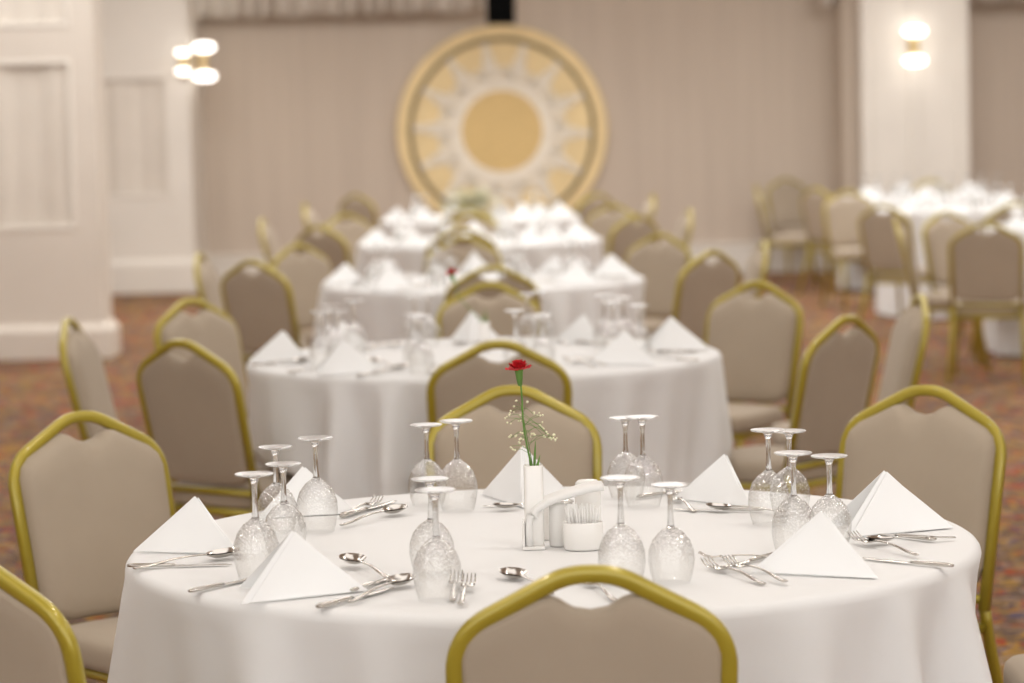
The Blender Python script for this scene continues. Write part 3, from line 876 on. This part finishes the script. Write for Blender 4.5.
# ---- the tables behind, laid alike
far_glass = make_far_glass(); far_first = [True]
names = {1: 'second table', 2: 'third table', 3: 'fourth table', 4: 'fifth table', 5: 'right edge table', 6: 'far table below the pillar', 7: 'middle far right table'}
sp2 = [['back left', 'back right', 'front right', 'front left'], ['back left', 'back right', 'just behind the nearest', 'nearest'],
       ['back left', 'back right', 'front left', 'front right'], ['back left', 'back right', 'front left', 'front right']]
cl2 = ['left', 'centre left', 'centre right', 'right']
for ti in range(1, 8):
    c = tables[ti][0]; rnd = random.Random(ti * 5)
    rot = Matrix.Rotation(math.radians(rnd.uniform(-2, 2) + (0 if ti < 5 else 14 * ti)), 3, 'Z')
    nm = names[ti]
    for i, (d, k) in enumerate(gl_pos):
        q = rot @ d + Vector((rnd.uniform(-0.012, 0.012), rnd.uniform(-0.012, 0.012), 0))
        loc = (c.x + q.x, c.y + q.y, TOP + 0.0015)
        if ti == 1: o = dup(wine if k else goblet, loc, 0)
        elif far_first[0]: o = far_glass; o.location = loc; far_first[0] = False
        else: o = far_glass.copy(); COL.objects.link(o); o.location = loc
        tag(o, 'upturned stemmed glass, %s of %s cluster, %s' % (sp2[i // 4][i % 4], cl2[i // 4], nm), 'glass', 'upturned glasses on the ' + nm)
    for d, ang, sc, w in nap_pos:
        q = rot @ d
        napkin(c + q, ang + math.radians(rnd.uniform(-6, 6)), sc, 'white linen pyramid napkin %s of the %s' % (w, nm), 'napkins on the ' + nm)
    if ti <= 2:
        for k, a, b, w, l in cu_pos:
            cutlery(k, c + rot @ a, c + rot @ b, '%s on %s, %s' % (k, nm, w.replace('seen through the chair back opening', 'rightmost one').replace('half hidden by the near chair', 'beside the fork').replace('behind the vase', 'blade to the left').replace('beside the vase', 'bowl to the left').replace('beside the glass', 'toward the middle')), 'cutlery on the ' + nm, l)

# ------------------------------------------------------------------ centrepieces
def flower(rt_loc, tip, label, vase_h=0.088, gyp=True, lean=0.0, label_v=''):
    v = thing('bud_vase', rt_loc); tag(v, label_v, 'vase')
    bm = bmesh.new()
    w = 0.0175
    prof = [(w * 0.92, 0), (w, 0.004), (w, vase_h - 0.002), (w * 0.94, vase_h), (w * 0.8, vase_h), (w * 0.8, vase_h - 0.02), (0, vase_h - 0.02)]
    seg = 24; rings = []
    for r, z in prof:
        ring = []
        for k in range(seg):
            a = 2 * PI * k / seg; cc, s = math.cos(a), math.sin(a)
            ring.append(bm.verts.new((r * math.copysign(abs(cc) ** 0.45, cc), r * math.copysign(abs(s) ** 0.45, s), z)) if r > 0 else None)
        rings.append(ring)
    cen = bm.verts.new((0, 0, vase_h - 0.02)); bot = bm.verts.new((0, 0, 0))
    for a, b in zip(rings[:-2], rings[1:-1]):
        for k in range(seg): bm.faces.new((a[k], a[(k + 1) % seg], b[(k + 1) % seg], b[k]))
    for k in range(seg):
        bm.faces.new((rings[-2][k], rings[-2][(k + 1) % seg], cen)); bm.faces.new((rings[0][(k + 1) % seg], rings[0][k], bot))
    obj('vase_body', bm, 'ceramic', v)
    base = Vector(rt_loc)
    f = thing('carnation', base + Vector((0, 0, vase_h - 0.018))); tag(f, label, 'flower')
    h = tip - Vector(f.location)
    mid = h * 0.5 + Vector((-0.006 - lean * 0.3, 0, 0.02 * lean * 10))
    pts = [Vector((0, 0, 0)), h * 0.25 + Vector((-0.004, 0, 0)), mid, h * 0.8 + Vector((0, 0, 0.01 * lean * 10)), h]
    bm = bmesh.new(); tube(bm, fillet(pts, 0.03), 0.0032, seg=6); obj('stem', bm, 'green', f)
    dirn = (h - mid).normalized()
    bm = bmesh.new(); lathe(bm, [(0, -0.026), (0.004, -0.024), (0.0062, -0.01), (0.0072, 0.0), (0.0085, 0.006), (0, 0.002)], 12)
    rotm = Vector((0, 0, 1)).rotation_difference(dirn).to_matrix().to_4x4()
    bmesh.ops.transform(bm, matrix=Matrix.Translation(h) @ rotm, verts=bm.verts[:])
    obj('calyx', bm, 'green', f)
    bm = bmesh.new(); rnd = random.Random(3)
    for ring_ in range(4):
        nn = (12, 10, 7, 4)[ring_]
        for k in range(nn):
            a = 2 * PI * k / nn + ring_ * 0.5; tilt = (1.25, 0.9, 0.5, 0.15)[ring_] + rnd.uniform(-0.1, 0.1)
            Lp = rnd.uniform(0.020, 0.025) * (1 - ring_ * 0.06)
            cols = []
            for i in range(5):
                u = i / 4; ww = 0.0035 + 0.008 * u
                rowv = []
                for j in range(5):
                    s = (j - 2) / 2
                    x = Lp * u * math.sin(tilt); z = Lp * u * math.cos(tilt) + 0.0018 * math.sin(s * 6 + k) * u
                    if i == 4: x += rnd.uniform(-0.0018, 0.0018)
                    y = s * ww * 0.7
                    rowv.append(bm.verts.new((x * math.cos(a) - y * math.sin(a), x * math.sin(a) + y * math.cos(a), z + 0.002)))
                cols.append(rowv)
            for p_, q_ in zip(cols, cols[1:]):
                for j in range(4): bm.faces.new((p_[j], p_[j + 1], q_[j + 1], q_[j]))
    bmesh.ops.transform(bm, matrix=Matrix.Translation(h) @ rotm, verts=bm.verts[:])
    obj('petals', bm, 'red', f)
    bm = bmesh.new()
    for (dx, dz, ln) in ((-0.006, 0.0, 0.045), (0.010, 0.0, 0.035), (0.004, 0.02, 0.06)):
        tube(bm, [(dx * 0.3, 0, 0.0), (dx * 0.8, 0, ln * 0.5), (dx * 1.3, 0.004, ln)], [0.004, 0.005, 0.001], 0.0014, 6, up=(0, 1, 0))
    obj('leaf', bm, 'green', f)
    if gyp:
        g = thing('gypsophila_sprig', base + Vector((0.001, 0.004, vase_h - 0.015))); tag(g, 'fine sprig of tiny cream gypsophila in the bud vase below the carnation', 'flower')
        bm = bmesh.new(); bf = bmesh.new(); rnd = random.Random(5)
        st = [Vector((0, 0, 0)), Vector((-0.006, 0, 0.04)), Vector((-0.014, 0, 0.085)), Vector((-0.02, 0, 0.12))]
        tube(bm, st, 0.0014, seg=5)
        for k in range(34):
            u = rnd.uniform(0.25, 1); i = min(2, int(u * 3)); s0 = st[i].lerp(st[i + 1], u * 3 - i)
            sx = -1 if rnd.random() < 0.62 else 1
            e = s0 + Vector((sx * rnd.uniform(0.006, 0.034), rnd.uniform(-0.02, 0.02), rnd.uniform(-0.012, 0.022)))
            if k % 6 == 0: e = Vector((rnd.uniform(0.02, 0.04), rnd.uniform(-0.01, 0.01), rnd.uniform(0.055, 0.07)))
            tube(bm, [s0, (s0 + e) / 2 + Vector((0, 0, 0.004)), e], 0.0007, seg=4)
            for q in range(2):
                bmesh.ops.create_icosphere(bf, subdivisions=1, radius=rnd.uniform(0.0016, 0.0027), matrix=Matrix.Translation(e + Vector((rnd.uniform(-0.004, 0.004), rnd.uniform(-0.003, 0.003), rnd.uniform(-0.003, 0.004)))))
        obj('stem', bm, 'green', g); obj('blossom', bf, 'cream_flower', g)

vp = at_z(535, 548, TOP)
flower((vp.x, vp.y, TOP + 0.001), at_y(519, 372, vp.y), 'red carnation on a long green stem in the white bud vase of the front table',
       vase_h=0.150, label_v='slim square white ceramic bud vase at the centre of the front table')
# second table: bud leaning left out of its vase
v2 = at_z(485, 352, TOP)
flower((v2.x, v2.y, TOP + 0.001), at_y(452, 275, v2.y), 'small red carnation leaning to the left on the second table', vase_h=0.10, gyp=False, lean=0.12,
       label_v='white bud vase standing on the second table behind its near chair')

# condiment set of the front table
def cruet():
    p = at_z(584, 553, TOP)
    # toothpick cup
    t = thing('toothpick_cup', (p.x, p.y + 0.035, TOP + 0.001)); tag(t, 'oval white ceramic cup full of paper wrapped toothpicks on the front table', 'cup')
    bm = bmesh.new(); rings = []
    prof = [(0.0, 0.0), (0.88, 0.0), (0.98, 0.004), (1.0, 0.03), (1.0, 0.048), (0.97, 0.05), (0.93, 0.048), (0.93, 0.02), (0.0, 0.02)]
    lathe(bm, prof, 40)
    for v in bm.verts: v.co.x *= 0.036; v.co.y *= 0.024
    obj('cup_body', bm, 'ceramic', t)
    rnd = random.Random(9)
    for k in range(26):
        a = rnd.uniform(0, 2 * PI); r = math.sqrt(rnd.random())
        x, y = 0.026 * r * math.cos(a), 0.015 * r * math.sin(a)
        bm = bmesh.new()
        dx = x * 0.35 + rnd.uniform(-0.006, 0.002); hz = rnd.uniform(0.052, 0.062)
        tube(bm, [(0, 0, 0), (dx * 0.5, 0, hz * 0.5), (dx, y * 0.2, hz)], [0.0030, 0.0036, 0.0024], 0.0012, 6, up=(0, 1, 0))
        o = obj('toothpick', bm, 'paper'); o.location = (t.location.x + x, t.location.y + y, TOP + 0.0225)
        tag(o, 'paper wrapped toothpick standing in the oval white cup', 'toothpick', 'toothpicks in the white cup')
    # shakers
    def shaker(px, py, dy, hgt, lab, rx=0.0165, ry=0.013):
        q = at_z(px, py, TOP)
        s = thing('shaker', (q.x, q.y + dy, TOP + 0.001)); tag(s, lab, 'shaker')
        bm = bmesh.new()
        lathe(bm, [(0, 0), (0.9, 0), (1, 0.003), (1, hgt - 0.014), (0.93, hgt - 0.006), (0.7, hgt - 0.001), (0, hgt)], 32)
        for v in bm.verts: v.co.x *= rx; v.co.y *= ry
        obj('shaker_body', bm, 'ceramic', s)
        for k in range(3):
            bm = bmesh.new(); x = (k - 1) * 0.006
            lathe(bm, [(0, -0.0005), (0.0011, 0), (0.0009, 0.0006), (0, 0.0007)], 8, (x, -ry * 0.62, hgt - 0.0035))
            obj('pour_hole', bm, 'black', s)
    shaker(559, 549, 0.03, 0.080, 'narrow white ceramic shaker left of the toothpick cup')
    shaker(590, 545, 0.085, 0.108, 'tall rounded white shaker with pour holes behind the toothpick cup', 0.024, 0.016)
    shaker(545, 545, 0.06, 0.078, 'white ceramic shaker tucked beside the paper napkins', 0.0165, 0.013)
    # paper napkins in a ceramic holder, arching to the right
    q = at_z(533, 551, TOP)
    hrt = thing('napkin_holder', (q.x, q.y + 0.03, TOP + 0.001)); tag(hrt, 'white ceramic napkin holder left of the shakers on the front table', 'napkin holder')
    bm = bmesh.new(); box(bm, -0.018, 0.022, -0.026, 0.026, 0, 0.006); box(bm, -0.018, -0.014, -0.026, 0.026, 0.006, 0.05)
    obj('holder_body', bm, 'ceramic', hrt, False, bevel=0.0015)
    bm = bmesh.new()
    path = [(-0.006, 0, 0.0), (-0.007, 0, 0.045), (0.004, 0, 0.066), (0.03, 0.002, 0.080), (0.07, 0.004, 0.092), (0.105, 0.006, 0.101), (0.128, 0.008, 0.102)]
    pp = fillet(path, 0.03)
    tube(bm, pp, [0.052 - 0.006 * (i / (len(pp) - 1)) for i in range(len(pp))], 0.015, 12, up=(0.5, 0, 0.87), n=3.5)
    o = obj('paper_napkins', bm, 'paper'); o.location = (q.x, q.y + 0.03, TOP + 0.0075)
    tag(o, 'bundle of white paper napkins bending to the right over the shakers', 'paper napkins')
cruet()

# leafy green arrangement on the far tables of the middle row
def foliage(px, py, y, label, sc=1.0, seed=1):
    c = at_y(px, py, y)
    t = thing('flower_arrangement', (c.x, c.y, TOP + 0.001)); tag(t, label, 'flower arrangement')
    rnd = random.Random(seed)
    bm = bmesh.new(); lathe(bm, [(0, 0), (0.05, 0), (0.06, 0.04), (0.045, 0.09), (0.04, 0.09), (0.035, 0.05), (0, 0.05)], 20); obj('vase_body', bm, 'ceramic', t)
    bl = bmesh.new(); bf = bmesh.new()
    for k in range(70):
        a = rnd.uniform(0, 2 * PI); r = rnd.uniform(0.05, 0.26) * sc; z = rnd.uniform(0.10, 0.34) * (1.1 - r / 0.4)
        e = Vector((r * math.cos(a), r * math.sin(a) * 0.6, z))
        tube(bl, [(0, 0, 0.06), (e.x * 0.4, e.y * 0.4, z * 0.75), e], [0.003, 0.004, 0.002], seg=4)
        for q in range(4):
            b = e * rnd.uniform(0.6, 1) ; d = Vector((rnd.uniform(-1, 1), rnd.uniform(-1, 1), rnd.uniform(-0.4, 1))).normalized() * 0.05
            tube(bl, [b, b + d * 0.5, b + d], [0.002, 0.02, 0.001], 0.002, 6)
        if k % 4 == 0: bmesh.ops.create_icosphere(bf, subdivisions=2, radius=0.018, matrix=Matrix.Translation(e))
    obj('foliage', bl, 'drygreen', t); obj('blossom', bf, 'cream_flower', t)
foliage(470, 205, T5.y - 0.2, 'loose grey green leafy flower arrangement on the furthest middle table', 1.0, 4)
